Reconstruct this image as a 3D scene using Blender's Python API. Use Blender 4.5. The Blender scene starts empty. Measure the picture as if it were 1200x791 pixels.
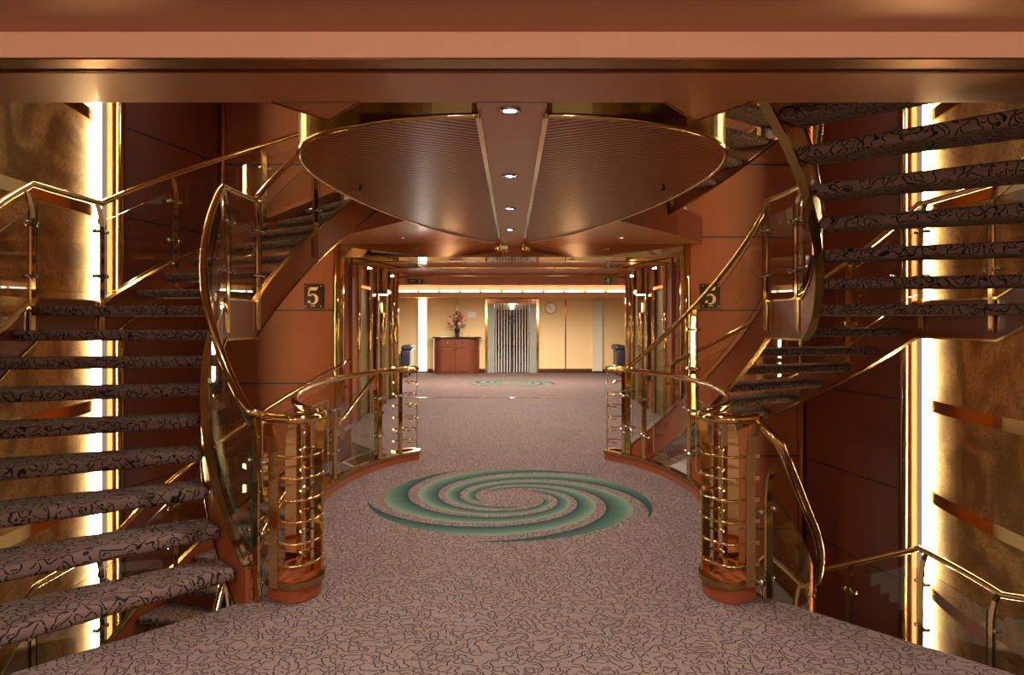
import bpy, math, random
from mathutils import Euler, Vector
from math import sin, cos, pi, radians as R
random.seed(4)
sc = bpy.context.scene
col = sc.collection

# ------------------------------------------------------------------ materials
def newmat(name):
    m = bpy.data.materials.new(name); m.use_nodes = True
    nt = m.node_tree; b = nt.nodes['Principled BSDF']
    return m, nt, b
def N(nt, t, **kw):
    n = nt.nodes.new(t)
    for k, v in kw.items():
        if hasattr(n, k): setattr(n, k, v)
        else: n.inputs[k].default_value = v
    return n
def plain(name, c, rough=.5, metal=0, spec=.5, noise=0, nscale=8, coat=0, bump=0, stretch=None):
    m, nt, b = newmat(name)
    b.inputs['Base Color'].default_value = (*c, 1); b.inputs['Roughness'].default_value = rough
    b.inputs['Metallic'].default_value = metal; b.inputs['Specular IOR Level'].default_value = spec
    b.inputs['Coat Weight'].default_value = coat; b.inputs['Coat Roughness'].default_value = .08
    if noise or bump:
        g = N(nt, 'ShaderNodeNewGeometry')
        mp = N(nt, 'ShaderNodeMapping')
        if stretch: mp.inputs['Scale'].default_value = stretch
        nt.links.new(g.outputs['Position'], mp.inputs['Vector'])
        no = N(nt, 'ShaderNodeTexNoise'); no.inputs['Scale'].default_value = nscale; no.inputs['Detail'].default_value = 4
        nt.links.new(mp.outputs[0], no.inputs['Vector'])
        if noise:
            mr = N(nt, 'ShaderNodeMapRange'); mr.inputs['To Min'].default_value = 1-noise; mr.inputs['To Max'].default_value = 1+noise
            nt.links.new(no.outputs['Fac'], mr.inputs['Value'])
            mx = N(nt, 'ShaderNodeVectorMath', operation='SCALE'); mx.inputs[0].default_value = c
            nt.links.new(mr.outputs[0], mx.inputs['Scale']); nt.links.new(mx.outputs[0], b.inputs['Base Color'])
        if bump:
            bp = N(nt, 'ShaderNodeBump'); bp.inputs['Strength'].default_value = bump; bp.inputs['Distance'].default_value = .01
            nt.links.new(no.outputs['Fac'], bp.inputs['Height']); nt.links.new(bp.outputs[0], b.inputs['Normal'])
    return m
def emit(name, c, s):
    m, nt, b = newmat(name)
    b.inputs['Base Color'].default_value = (*c, 1)
    b.inputs['Emission Color'].default_value = (*c, 1); b.inputs['Emission Strength'].default_value = s
    return m
def mathn(nt, op, a, b=None, clamp=False):
    n = nt.nodes.new('ShaderNodeMath'); n.operation = op; n.use_clamp = clamp
    for i, v in enumerate((a, b)):
        if v is None: continue
        if isinstance(v, (int, float)): n.inputs[i].default_value = v
        else: nt.links.new(v, n.inputs[i])
    return n.outputs[0]
def mixc(nt, fac, a, b):
    n = nt.nodes.new('ShaderNodeMix'); n.data_type = 'RGBA'
    if isinstance(fac, (int, float)): n.inputs[0].default_value = fac
    else: nt.links.new(fac, n.inputs[0])
    for i, v in ((6, a), (7, b)):
        if isinstance(v, tuple): n.inputs[i].default_value = (*v, 1)
        else: nt.links.new(v, n.inputs[i])
    return n.outputs[2]
def sstep(nt, v, lo, hi):
    n = nt.nodes.new('ShaderNodeMapRange'); n.interpolation_type = 'SMOOTHSTEP'
    nt.links.new(v, n.inputs[0]); n.inputs[1].default_value = lo; n.inputs[2].default_value = hi
    return n.outputs[0]
def carpet(name, base, line, scale=15, swirls=(), flat=False):
    m, nt, b = newmat(name)
    b.inputs['Roughness'].default_value = .95; b.inputs['Specular IOR Level'].default_value = .1
    gp = N(nt, 'ShaderNodeNewGeometry').outputs['Position']
    mp = N(nt, 'ShaderNodeMapping'); mp.inputs['Rotation'].default_value = (.6, .45, .8); nt.links.new(gp, mp.inputs['Vector']); g = mp.outputs[0]
    def noise(sca, det, off=None):
        n = N(nt, 'ShaderNodeTexNoise'); n.inputs['Scale'].default_value = sca; n.inputs['Detail'].default_value = det
        v = g
        if off:
            o = N(nt, 'ShaderNodeVectorMath', operation='ADD'); nt.links.new(g, o.inputs[0]); o.inputs[1].default_value = off; v = o.outputs[0]
        nt.links.new(v, n.inputs['Vector']); return n
    n2, n3, n4 = noise(scale*.8, 0), noise(2.2, 5), noise(320, 1)
    # wriggling worms of even width: level line of a smooth noise, divided by its slope
    e = .002; rm = Euler((.6, .45, .8)).to_matrix()
    dirs = [tuple(rm @ Vector(v)*e) for v in ((1,0,0),(0,1,0),(0,0,1))[:2 if flat else 3]]
    def worm(sca, off, w):
        c0 = noise(sca, 0, off).outputs['Fac']; g2 = None
        for d in dirs:
            q = noise(sca, 0, tuple(off[i]+d[i] for i in range(3))).outputs['Fac']
            k = mathn(nt, 'DIVIDE', mathn(nt, 'SUBTRACT', q, c0), e); k = mathn(nt, 'MULTIPLY', k, k)
            g2 = k if g2 is None else mathn(nt, 'ADD', g2, k)
        dist = mathn(nt, 'DIVIDE', mathn(nt, 'ABSOLUTE', mathn(nt, 'SUBTRACT', c0, .5)), mathn(nt, 'ADD', mathn(nt, 'SQRT', g2), .05))
        steep = sstep(nt, mathn(nt, 'SQRT', g2), sca*.10, sca*.22)
        return mathn(nt, 'MULTIPLY', steep, mathn(nt, 'SUBTRACT', 1.0, sstep(nt, dist, w*.5, w*1.2))), sstep(nt, dist, w*1.8, w*2.6)
    (wa, fa), (wb, fb) = worm(scale, (3.1, 7.7, 1.3), .0042), worm(scale*.93, (13.4, 2.2, 9.1), .0040)
    l = mathn(nt, 'MAXIMUM', wa, mathn(nt, 'MULTIPLY', wb, fa))
    gate = sstep(nt, mathn(nt, 'ABSOLUTE', mathn(nt, 'SUBTRACT', n2.outputs['Fac'], .47)), .012, .03)
    l = mathn(nt, 'MULTIPLY', l, gate)
    var = N(nt, 'ShaderNodeMapRange'); nt.links.new(n3.outputs['Fac'], var.inputs[0]); var.inputs[3].default_value = .86; var.inputs[4].default_value = 1.14
    var2 = N(nt, 'ShaderNodeMapRange'); nt.links.new(n4.outputs['Fac'], var2.inputs[0]); var2.inputs[3].default_value = .72; var2.inputs[4].default_value = 1.28
    sc_ = N(nt, 'ShaderNodeVectorMath', operation='SCALE'); sc_.inputs[0].default_value = base
    nt.links.new(mathn(nt, 'MULTIPLY', var.outputs[0], var2.outputs[0]), sc_.inputs['Scale'])
    c = mixc(nt, l, sc_.outputs[0], line)
    sep = N(nt, 'ShaderNodeSeparateXYZ'); nt.links.new(gp, sep.inputs[0])
    for (cx, cy, RR, r0) in swirls:
        x = mathn(nt, 'SUBTRACT', sep.outputs[0], cx); y = mathn(nt, 'SUBTRACT', sep.outputs[1], cy)
        rr = mathn(nt, 'SQRT', mathn(nt, 'ADD', mathn(nt, 'MULTIPLY', x, x), mathn(nt, 'MULTIPLY', y, y)))
        th = mathn(nt, 'ARCTAN2', y, x)
        q = mathn(nt, 'DIVIDE', rr, RR)
        ph = mathn(nt, 'MULTIPLY', mathn(nt, 'ADD', th, mathn(nt, 'MULTIPLY', mathn(nt, 'LOGARITHM', q, math.e), 3.6)), 5/(2*pi))
        ph = mathn(nt, 'FRACT', mathn(nt, 'ADD', ph, 12.47))
        # arm width: thin tips at the rim and at the eye
        wr = mathn(nt, 'MULTIPLY', sstep(nt, mathn(nt, 'SUBTRACT', 1.0, q), 0.0, .16), sstep(nt, q, r0, r0+.12))
        w = mathn(nt, 'MULTIPLY', wr, .70)
        inside = mathn(nt, 'MULTIPLY', mathn(nt, 'LESS_THAN', ph, w), mathn(nt, 'GREATER_THAN', w, .02))
        lp = mathn(nt, 'DIVIDE', ph, .70)
        ramp = nt.nodes.new('ShaderNodeValToRGB'); nt.links.new(lp, ramp.inputs[0])
        e = ramp.color_ramp.elements
        e[0].position = 0; e[0].color = (.006, .022, .02, 1); e[1].position = 1; e[1].color = (.13, .165, .115, 1)
        k = ramp.color_ramp.elements.new(.12); k.color = (.012, .04, .034, 1)
        k = ramp.color_ramp.elements.new(.55); k.color = (.045, .095, .062, 1)
        sp = N(nt, 'ShaderNodeMixRGB', blend_type='MULTIPLY'); sp.inputs[0].default_value = 1
        cc = N(nt, 'ShaderNodeCombineXYZ'); 
        for i in range(3): nt.links.new(var2.outputs[0], cc.inputs[i])
        nt.links.new(ramp.outputs[0], sp.inputs[1]); nt.links.new(cc.outputs[0], sp.inputs[2])
        c = mixc(nt, mathn(nt, 'MULTIPLY', inside, .93), c, sp.outputs[0])
    nt.links.new(c, b.inputs['Base Color'])
    bp = N(nt, 'ShaderNodeBump'); bp.inputs['Strength'].default_value = .35; bp.inputs['Distance'].default_value = .004
    nt.links.new(n4.outputs['Fac'], bp.inputs['Height']); nt.links.new(bp.outputs[0], b.inputs['Normal'])
    return m
def glassmat(name, tint, refl=1.0):
    m = bpy.data.materials.new(name); m.use_nodes = True; nt = m.node_tree; nt.nodes.clear()
    o = nt.nodes.new('ShaderNodeOutputMaterial'); t = nt.nodes.new('ShaderNodeBsdfTransparent'); t.inputs[0].default_value = (*tint, 1)
    gl = nt.nodes.new('ShaderNodeBsdfGlossy'); gl.inputs['Roughness'].default_value = .02
    f = nt.nodes.new('ShaderNodeLayerWeight'); f.inputs[0].default_value = .5
    fac = mathn(nt, 'ADD', mathn(nt, 'MULTIPLY', mathn(nt, 'POWER', f.outputs['Facing'], 5), .85), .045)
    mx = nt.nodes.new('ShaderNodeMixShader')
    nt.links.new(mathn(nt, 'MULTIPLY', fac, refl, True), mx.inputs[0]); nt.links.new(t.outputs[0], mx.inputs[1]); nt.links.new(gl.outputs[0], mx.inputs[2])
    nt.links.new(mx.outputs[0], o.inputs[0]); return m

M = {}
CB = (.168, .113, .098)
M['carpet'] = carpet('carpet', CB, (.022, .015, .017), 18, [(0, 6.3, 1.30, .20), (0, 17.85, 1.15, .20)], True)
M['tread'] = carpet('tread_carpet', (.155, .098, .080), (.016, .011, .012), 17)  # floor carpet made darker, shade on the stairs put into the colour
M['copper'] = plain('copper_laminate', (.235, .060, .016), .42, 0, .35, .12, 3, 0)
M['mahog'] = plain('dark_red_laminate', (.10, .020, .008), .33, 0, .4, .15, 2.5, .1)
M['string'] = plain('red_brown_lacquer', (.235, .055, .016), .32, 0, .4, .08, 4, .1)
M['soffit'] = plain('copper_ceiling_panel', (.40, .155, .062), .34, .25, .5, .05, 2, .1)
M['soffit_d'] = plain('ceiling_shadow_gap', (.10, .035, .02), .35)  # shade of the recess put into the colour
M['beam_lit'] = plain('lit_beam_face', (.92, .56, .38), .5)  # front light on the beam face put into a paler colour
M['brass'] = plain('polished_brass', (.70, .49, .21), .09, 1, .5, .12, 6)
M['brassd'] = plain('aged_brass', (.46, .31, .125), .18, 1, .5, .2, 6)
M['bronze'] = plain('bronze_edge', (.36, .17, .08), .25, 1, .5, .15, 5)
M['chrome'] = plain('chrome', (.55, .52, .5), .12, 1)
M['dark'] = plain('dark_metal', (.05, .03, .02), .3, .5)
M['seam'] = plain('seam_black', (.02, .008, .005), .4)
M['glass'] = glassmat('clear_glass', (.93, .93, .90))
M['gedge'] = plain('green_glass_edge', (.01, .06, .045), .1)
M['gedgel'] = plain('pale_glass_edge', (.35, .36, .24), .1)
M['olive'] = plain('olive_elevator_door', (.20, .155, .045), .35, .4, .5, .1, 4)
M['cream'] = plain('cream_wall', (.80, .56, .27), .6, 0, .4, .03, 30)
M['beamp'] = plain('pink_beam', (.58, .24, .12), .4)
M['hallceil'] = plain('glossy_gold_ceiling', (.75, .50, .27), .07, .85, .5, .06, 3)
M['mirror'] = plain('bronze_mirror', (.62, .40, .22), .05, 1)
M['wood'] = plain('cherry_wood', (.12, .024, .010), .3, 0, .5, .25, 5, .3, 0, (1, 1, .15))
M['woodm'] = plain('cherry_wood_front', (.15, .038, .014), .32, 0, .5, .2, 7, .2, 0, (1, 1, .2))
M['stone'] = plain('dark_polished_stone', (.03, .02, .02), .12)
M['leather'] = plain('black_leather', (.02, .02, .024), .38, 0, .5, .2, 10)
M['skirt'] = plain('dark_skirting', (.06, .02, .01), .35)
M['white'] = plain('white_enamel', (.8, .78, .7), .4)
M['whitepanel'] = plain('pale_grey_panel', (.62, .58, .48), .4)
M['black'] = plain('black', (.01, .01, .01), .4)
M['plate'] = plain('dark_brown_acrylic', (.02, .008, .005), .08)
M['gold5'] = plain('pale_gold_numeral', (.78, .52, .25), .4, .2)
M['signg'] = plain('sign_green', (.01, .10, .05), .4)
M['signt'] = plain('sign_teal', (.02, .25, .24), .4)
M['leaf'] = plain('dark_leaf', (.03, .09, .02), .6)
M['pink'] = plain('pink_petals', (.85, .35, .32), .6); M['red'] = plain('red_petals', (.65, .02, .05), .6)
M['greydoor'] = plain('grey_door_panel', (.30, .31, .26), .35, .2)
M['corr'] = plain('corridor_wall', (.48, .36, .27), .5)
M['corrc'] = plain('corridor_carpet', (.13, .13, .19), .9, 0, .1, .4, 12)
M['runner'] = plain('corridor_runner', (.03, .03, .06), .9)
M['lamp'] = emit('downlight_lamp', (1, .93, .85), 60)
M['lamps'] = emit('small_downlight_lamp', (1, .88, .7), 30)
M['cove'] = emit('cove_lamp', (1, .88, .66), 9)
M['coves'] = emit('cove_glow', (1, .78, .42), 2.0)
M['wlight'] = emit('white_light_panel', (1, .93, .78), 5)
M['vlight'] = emit('strip_lamp', (1, .74, .38), 55)
M['candle'] = emit('sconce_lamp', (1, .8, .5), 12)
M['display'] = plain('glossy_notice_board', (.12, .09, .07), .1, .3, .5, .6, 25)

# slatted wood for the canopy: fine ribs running across
def slats(name, rot):
    m, nt, b = newmat(name)
    b.inputs['Roughness'].default_value = .30
    g = N(nt, 'ShaderNodeNewGeometry'); sep = N(nt, 'ShaderNodeSeparateXYZ'); nt.links.new(g.outputs['Position'], sep.inputs[0])
    v = mathn(nt, 'ADD', mathn(nt, 'MULTIPLY', sep.outputs[1], cos(rot)), mathn(nt, 'MULTIPLY', sep.outputs[0], sin(rot)))
    f = mathn(nt, 'FRACT', mathn(nt, 'MULTIPLY', v, 1/.058))
    tri = mathn(nt, 'ABSOLUTE', mathn(nt, 'SUBTRACT', f, .5))
    k = sstep(nt, tri, .22, .42)
    c = mixc(nt, k, (.32, .082, .014), (.045, .008, .003))
    nt.links.new(c, b.inputs['Base Color'])
    bp = N(nt, 'ShaderNodeBump'); bp.inputs['Strength'].default_value = .9; bp.inputs['Distance'].default_value = .012; bp.invert = True
    nt.links.new(k, bp.inputs['Height']); nt.links.new(bp.outputs[0], b.inputs['Normal'])
    b.inputs['Specular IOR Level'].default_value = .2
    return m
M['slatL'] = slats('slatted_wood', -.46); M['slatR'] = slats('slatted_wood_mirrored', .46)

# patinated brass cladding with cloudy swirls and scrolls
def patina():
    m, nt, b = newmat('patinated_brass')
    g = N(nt, 'ShaderNodeNewGeometry').outputs['Position']
    n1 = N(nt, 'ShaderNodeTexNoise'); n1.inputs['Scale'].default_value = 1.6; n1.inputs['Detail'].default_value = 6; n1.inputs['Distortion'].default_value = 1.2
    n2 = N(nt, 'ShaderNodeTexNoise'); n2.inputs['Scale'].default_value = 7; n2.inputs['Detail'].default_value = 1; n2.inputs['Distortion'].default_value = 2.5
    for n in (n1, n2): nt.links.new(g, n.inputs['Vector'])
    a = sstep(nt, n1.outputs['Fac'], .35, .65)
    l = mathn(nt, 'SUBTRACT', 1.0, sstep(nt, mathn(nt, 'ABSOLUTE', mathn(nt, 'SUBTRACT', n2.outputs['Fac'], .5)), .02, .05))
    c = mixc(nt, a, (.30, .19, .07), (.66, .46, .20))
    c = mixc(nt, mathn(nt, 'MULTIPLY', l, .45), c, (.20, .10, .05))
    nt.links.new(c, b.inputs['Base Color']); b.inputs['Metallic'].default_value = 1
    mr = N(nt, 'ShaderNodeMapRange'); nt.links.new(n1.outputs['Fac'], mr.inputs[0]); mr.inputs[3].default_value = .33; mr.inputs[4].default_value = .50
    nt.links.new(mr.outputs[0], b.inputs['Roughness'])
    return m
M['patina'] = patina()

# ------------------------------------------------------------------ mesh builder
class MB:
    def __init__(s): s.v = []; s.f = []; s.mi = []; s.sm = []
    def add(s, vs, fs, smooth=False, mi=0):
        o = len(s.v); s.v += [tuple(p) for p in vs]
        for f in fs: s.f.append([i+o for i in f]); s.mi.append(mi); s.sm.append(smooth)
    def box(s, x0, x1, y0, y1, z0, z1, mi=0):
        vs = [(x0,y0,z0),(x1,y0,z0),(x1,y1,z0),(x0,y1,z0),(x0,y0,z1),(x1,y0,z1),(x1,y1,z1),(x0,y1,z1)]
        s.add(vs, [(0,3,2,1),(4,5,6,7),(0,1,5,4),(1,2,6,5),(2,3,7,6),(3,0,4,7)], False, mi); return s
    def prism(s, poly, z0, z1, mi=0, mi_bottom=None):
        n = len(poly); vs = [(x,y,z0) for x,y in poly]+[(x,y,z1) for x,y in poly]
        s.add(vs, [list(range(n-1,-1,-1))], False, mi if mi_bottom is None else mi_bottom)
        s.add(vs, [list(range(n, 2*n))]+[(i,(i+1)%n,n+(i+1)%n,n+i) for i in range(n)], False, mi); return s
    def rings(s, rs, closed=False, cap=True, smooth=True, mi=0):
        n = len(rs[0]); vs = [p for r in rs for p in r]; fs = []
        m = len(rs)
        for i in range(m if closed else m-1):
            a, b = i*n, ((i+1) % m)*n
            for j in range(n): fs.append((a+j, a+(j+1)%n, b+(j+1)%n, b+j))
        s.add(vs, fs, smooth, mi)
        if cap and not closed: s.add(vs[:n]+vs[-n:], [list(range(n-1,-1,-1)), list(range(n,2*n))], False, mi)
        return s
    def sweep(s, path, prof, smooth=True, closed=False, mi=0, up=(0,0,1)):
        """prof: list of (side, up) offsets"""
        rs = []; n = len(path)
        for i, p in enumerate(path):
            a = path[(i-1) % n] if (closed or i > 0) else path[i]; b = path[(i+1) % n] if (closed or i < n-1) else path[i]
            t = [b[k]-a[k] for k in range(3)]; L = math.sqrt(sum(c*c for c in t)) or 1; t = [c/L for c in t]
            u = up if abs(t[0]*up[0]+t[1]*up[1]+t[2]*up[2]) < .98 else (0,1,0) if up[2] else (0,0,1)
            sd = (t[1]*u[2]-t[2]*u[1], t[2]*u[0]-t[0]*u[2], t[0]*u[1]-t[1]*u[0]); L = math.sqrt(sum(c*c for c in sd)); sd = [c/L for c in sd]
            uu = (sd[1]*t[2]-sd[2]*t[1], sd[2]*t[0]-sd[0]*t[2], sd[0]*t[1]-sd[1]*t[0])
            rs.append([tuple(p[k]+sd[k]*q[0]+uu[k]*q[1] for k in range(3)) for q in prof])
        return s.rings(rs, closed, True, smooth, mi)
    def tube(s, path, r, seg=10, closed=False, mi=0):
        return s.sweep(path, [(r*cos(2*pi*i/seg), r*sin(2*pi*i/seg)) for i in range(seg)], True, closed, mi)
    def bar(s, path, w, h, closed=False, mi=0, up=(0,0,1)):
        return s.sweep(path, [(-w/2,-h/2),(w/2,-h/2),(w/2,h/2),(-w/2,h/2)], False, closed, mi, up)
    def sheet(s, samples, mi=0, mi_edge=None):
        """samples: (x,y,nx,ny,half,zlo,zhi) -> upright curved slab"""
        rs = [[(x-nx*h,y-ny*h,a),(x+nx*h,y+ny*h,a),(x+nx*h,y+ny*h,b),(x-nx*h,y-ny*h,b)] for x,y,nx,ny,h,a,b in samples]
        if mi_edge is None: return s.rings(rs, False, True, False, mi)
        n = 4; vs = [p for r in rs for p in r]
        for i in range(len(rs)-1):
            a, b = i*4, i*4+4
            for j in range(4): s.add([vs[a+j],vs[a+(j+1)%4],vs[b+(j+1)%4],vs[b+j]], [(0,1,2,3)], False, mi if j in (1,3) else mi_edge)
        s.add(rs[0]+rs[-1], [(3,2,1,0),(4,5,6,7)], False, mi_edge); return s
    def lathe(s, c, prof, seg=20, mi=0):
        rs = [[(c[0]+r*cos(2*pi*i/seg), c[1]+r*sin(2*pi*i/seg), c[2]+z) for i in range(seg)] for r, z in prof]
        return s.rings(rs, False, True, True, mi)
    def cyl(s, a, b, r, seg=14, mi=0): return s.tube([a, b], r, seg, False, mi)
    def ball(s, c, r, seg=8, sq=(1,1,1), mi=0):
        rs = []
        for k in range(1, seg):
            t = pi*k/seg; rs.append([(c[0]+r*sq[0]*sin(t)*cos(2*pi*i/(seg*2)), c[1]+r*sq[1]*sin(t)*sin(2*pi*i/(seg*2)), c[2]-r*sq[2]*cos(t)) for i in range(seg*2)])
        return s.rings(rs, False, True, True, mi)
    def build(s, name, mats, parent=None, bevel=0, origin=None):
        off = (0,0,0)
        if parent is None:
            if origin is None:
                xs = [v[0] for v in s.v]; ys = [v[1] for v in s.v]; zs = [v[2] for v in s.v]
                origin = ((min(xs)+max(xs))/2, (min(ys)+max(ys))/2, min(zs))
            off = origin
        else:
            p = parent
            while p: off = tuple(off[i]+p.location[i] for i in range(3)); p = p.parent
        me = bpy.data.meshes.new(name)
        me.from_pydata([tuple(v[i]-off[i] for i in range(3)) for v in s.v], [], s.f)
        if not isinstance(mats, (list, tuple)): mats = [mats]
        for m in mats: me.materials.append(M[m])
        for p, a, b in zip(me.polygons, s.mi, s.sm): p.material_index = a; p.use_smooth = b
        me.update()
        import bmesh
        bm = bmesh.new(); bm.from_mesh(me); bmesh.ops.remove_doubles(bm, verts=bm.verts, dist=1e-5); bmesh.ops.recalc_face_normals(bm, faces=bm.faces); bm.to_mesh(me); bm.free()
        o = bpy.data.objects.new(name, me); col.objects.link(o)
        if parent: o.parent = parent
        else: o.location = off
        if bevel:
            bv = o.modifiers.new('bevel', 'BEVEL'); bv.width = bevel; bv.segments = 3; bv.limit_method = 'ANGLE'; bv.angle_limit = R(40)
        return o
def thing(name, label, cat, loc, group=None):
    o = bpy.data.objects.new(name, None); o.empty_display_size = .1; col.objects.link(o); o.location = loc
    return tag(o, label, cat, group)
def tag(o, label, cat, group=None):
    o['label'] = label; o['category'] = cat
    if group: o['group'] = group
    return o
def struct(o): o['kind'] = 'structure'; return o
def copy_tree(o, parent=None):
    c = o.copy(); col.objects.link(c)
    if parent: c.parent = parent
    for ch in list(o.children): copy_tree(ch, c)
    return c

# ------------------------------------------------------------------ stair plan
RI, RO = 2.30, 3.72
def cyU(u): return 5.7+.25*min(1, max(0, (u+3)/6))
def pt(s, u, r): a = R(u); return (s*r*cos(a), cyU(u)+r*sin(a))
def us(u0, u1, st=2.0, extra=()):
    n = max(1, int(math.ceil(abs(u1-u0)/st))); L = [u0+(u1-u0)*i/n for i in range(n+1)]
    L += [e for e in extra if min(u0,u1) < e < max(u0,u1)]
    return sorted(set(L), reverse=u1 < u0)
def interp(P, u):
    if u <= P[0][0]: return P[0][1]+(P[1][1]-P[0][1])/(P[1][0]-P[0][0])*(u-P[0][0])
    for (a, za), (b, zb) in zip(P, P[1:]):
        if u <= b: return za+(zb-za)*(u-a)/(b-a)
    return P[-1][1]+(P[-1][1]-P[-2][1])/(P[-1][0]-P[-2][0])*(u-P[-1][0])
PL = [(-53.5, 0), (-3.7, 1.71), (6.3, 1.71), (12, 1.89), (52, 3.15)]      # left: climbs away from the viewer
PR = [(-55, 3.15), (-15, 1.89), (-6, 1.71), (7, 1.71), (59, 0)]           # right: climbs towards the viewer
def curve_samples(s, r, half, P, lo, hi, ulist, z0):
    out = []
    for u in ulist:
        x, y = pt(s, u, r); a = R(u); z = interp(P, u)+z0
        out.append((x, y, s*cos(a), sin(a), half, z+lo, z+hi))
    return out
def post(mb, s, u, r, zb, zt, lean=.05, w=.055, t=.014):
    a = R(u); nx, ny = s*cos(a), sin(a)
    path = []
    for f, l in ((0,1),(.72,1),(.82,.95),(.90,.75),(.96,.42),(1,.1)):
        x, y = pt(s, u, r-lean*l); path.append((x, y, zb+(zt-zb)*f))
    # flat bar, wide side along the stair
    tx, ty = -ny, nx
    rs = []
    for p in path:
        rs.append([(p[0]+nx*c*t/2+tx*d*w/2, p[1]+ny*c*t/2+ty*d*w/2, p[2]) for c, d in ((-1,-1),(1,-1),(1,1),(-1,1))])
    mb.rings(rs, False, True, False)
def clamp(mb, s, u, du, r, z):
    a = R(u); x, y = pt(s, u, r-.05); x2, y2 = pt(s, u+du, r-.05)
    mb.tube([(x,y,z),(x2,y2,z)], .011, 8)
    for rr in (-.025, .025):
        x3, y3 = pt(s, u+du, r-.05+rr); mb.cyl((x2,y2,z),(x3,y3,z), .016, 8)

def staircase(s, z0, P, steps, landing, label, inner_posts, outer_posts, uin, uout, group='curved open riser staircases around the bridge', join=None):
    x, y = pt(s, 0, (RI+RO)/2)
    root = thing('staircase', label, 'staircase', (x, y, z0), group)
    corners = [p[0] for p in P]
    TH = .075
    for (u0, u1, z) in steps:
        mb = MB(); n = 3; top = []
        uu = [u0+(u1-u0)*i/n for i in range(n+1)]
        poly = [pt(s, u, RI+.02) for u in uu]+[pt(s, u, RO-.02) for u in reversed(uu)]
        mb.prism(poly, z0+z-TH, z0+z); mb.build('tread', 'tread', root, .028)
    u0, u1, z = landing
    uu = us(u0, u1, 2.5)
    poly = [pt(s, u, RI+.02) for u in uu]+[pt(s, u, RO-.02) for u in reversed(uu)]
    MB().prism(poly, z0+z-TH, z0+z).build('landing', 'tread', root, .02)
    for r, nm, (ua, ub) in ((RI-.005, 'inner_stringer', uin), (RO+.005, 'outer_stringer', uout)):
        ul = us(ua, ub, 2, corners)
        st = MB().sheet(curve_samples(s, r, .018, P, -.26, .05, ul, z0)).build(nm, 'string', root)
        MB().sheet(curve_samples(s, r, .028, P, .05, .066, ul, z0)).build('top_trim', 'brassd', st)
        MB().sheet(curve_samples(s, r, .028, P, -.276, -.258, ul, z0)).build('bottom_trim', 'brassd', st)
    for r, posts, (ua, ub), lean in ((RI+.0, inner_posts, uin, 0.03), (RO+.03, outer_posts, uout, 0.05)):
        ul = us(ua, ub, 2, corners)
        path = []
        for u in ul:
            x, y = pt(s, u, r); path.append((x, y, z0+interp(P, u)+.95))
        if join and r < 3:
            jx, jy, jz, ub_, dh = join
            path = [(x, y, z+dh*min(1, max(0, (abs(u)-37)/12))**1.5) if u*ub_ > 0 else (x, y, z) for u, (x, y, z) in zip(ul, path)]
            path = [(jx, jy, jz)]+path if abs(ul[0]-ub_) < abs(ul[-1]-ub_) else path+[(jx, jy, jz)]
        # near the floor the rail is brought level with the newel rail
        MB().tube(path, .026, 12).build('handrail', 'brass', root)
        for k, u in enumerate(posts):
            z = z0+interp(P, u); mb = MB()
            post(mb, s, u, r-.012, z-.20, z+.93, lean); p = mb.build('post', 'brass', root)
            for du in (-1.6, 1.6):
                for zz in (.28, .68):
                    c = MB(); clamp(c, s, u, du*(2.3/r), r, z+zz); c.build('glass_clamp', 'chrome', p)
        for a, b in zip(posts, posts[1:]):
            g = 1.3*(2.3/r); gl = us(a+g*(1 if b > a else -1), b-g*(1 if b > a else -1), 2)
            MB().sheet(curve_samples(s, r-lean-.012, .005, P, .12, .80, gl, z0), 0, 1).build('glass_panel', ['glass', 'gedge'], root)
    return root

def stepsL():
    L = [(-(3.7+5.5*(9-n)), -(3.7+5.5*(9-n))+6.9, .19*n) for n in range(1, 9)]
    L += [(12+5.7*(n-10), 12+5.7*(n-10)+6.9, 1.71+.18*(n-9)) for n in range(10, 17)]
    return L
def stepsR():
    L = [(9+5.4*(8-n)+6.7, 9+5.4*(8-n), .19*n) for n in range(1, 9)]
    L += [(-(15+5.7*(n-10)), -(15+5.7*(n-10))-6.9, 1.71+.18*(n-9)) for n in range(10, 17)]
    return L
SL, SR = stepsL(), stepsR()
landL, landR = (-3.9, 13.5, 1.71), (12.3, -16.7, 1.71)
# this deck up
staircase(-1, 0, PL, SL, landL, 'curved staircase left of the bridge, rising away to a landing and on up', [-50, -27, -4, 6.3, 29, 50], [-50, -28, -5.3, 5, 20, 38, 54], (-49.5, 54), (-52, 54), join=(-1.40, 4.01, 1.04, -50, .0))
staircase(1, 0, PR, SR, landR, 'curved staircase right of the bridge, its upper treads overhead towards the viewer', [55, 34, 6.3, -4, -26, -48], [56, 38, 20, 5.2, -5.2, -26, -48], (57, -53), (58, -53))
# down flights
staircase(-1, -3.15, PL, SL, landL, 'lower staircase under the left flight, rails going down below floor', [-50, -27, -4, 6.3, 29, 49], [-50, -28, -5.3, 5, 20, 38, 54], (-50, 51), (-50, 56), join=(-1.25, 7.93, 1.04, 50, .12))
staircase(1, -3.15, PR, SR, landR, 'staircase going down behind the right newel to a lower landing', [55, 34, 6.3, -4, -26, -50], [56, 38, 20, 5.2, -5.2, -26, -48], (55, -48.5), (55, -53), join=(1.40, 4.01, 1.04, -50, .15))
# next deck up on the right: only its first flight shows
staircase(1, 3.15, PR, SR[:8], landR, 'staircase above, undersides of treads showing beside the right ceiling canopy', [55, 34, 6.3], [56, 38, 20, 5.2], (57, 6.4), (58, 5.2))

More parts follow.
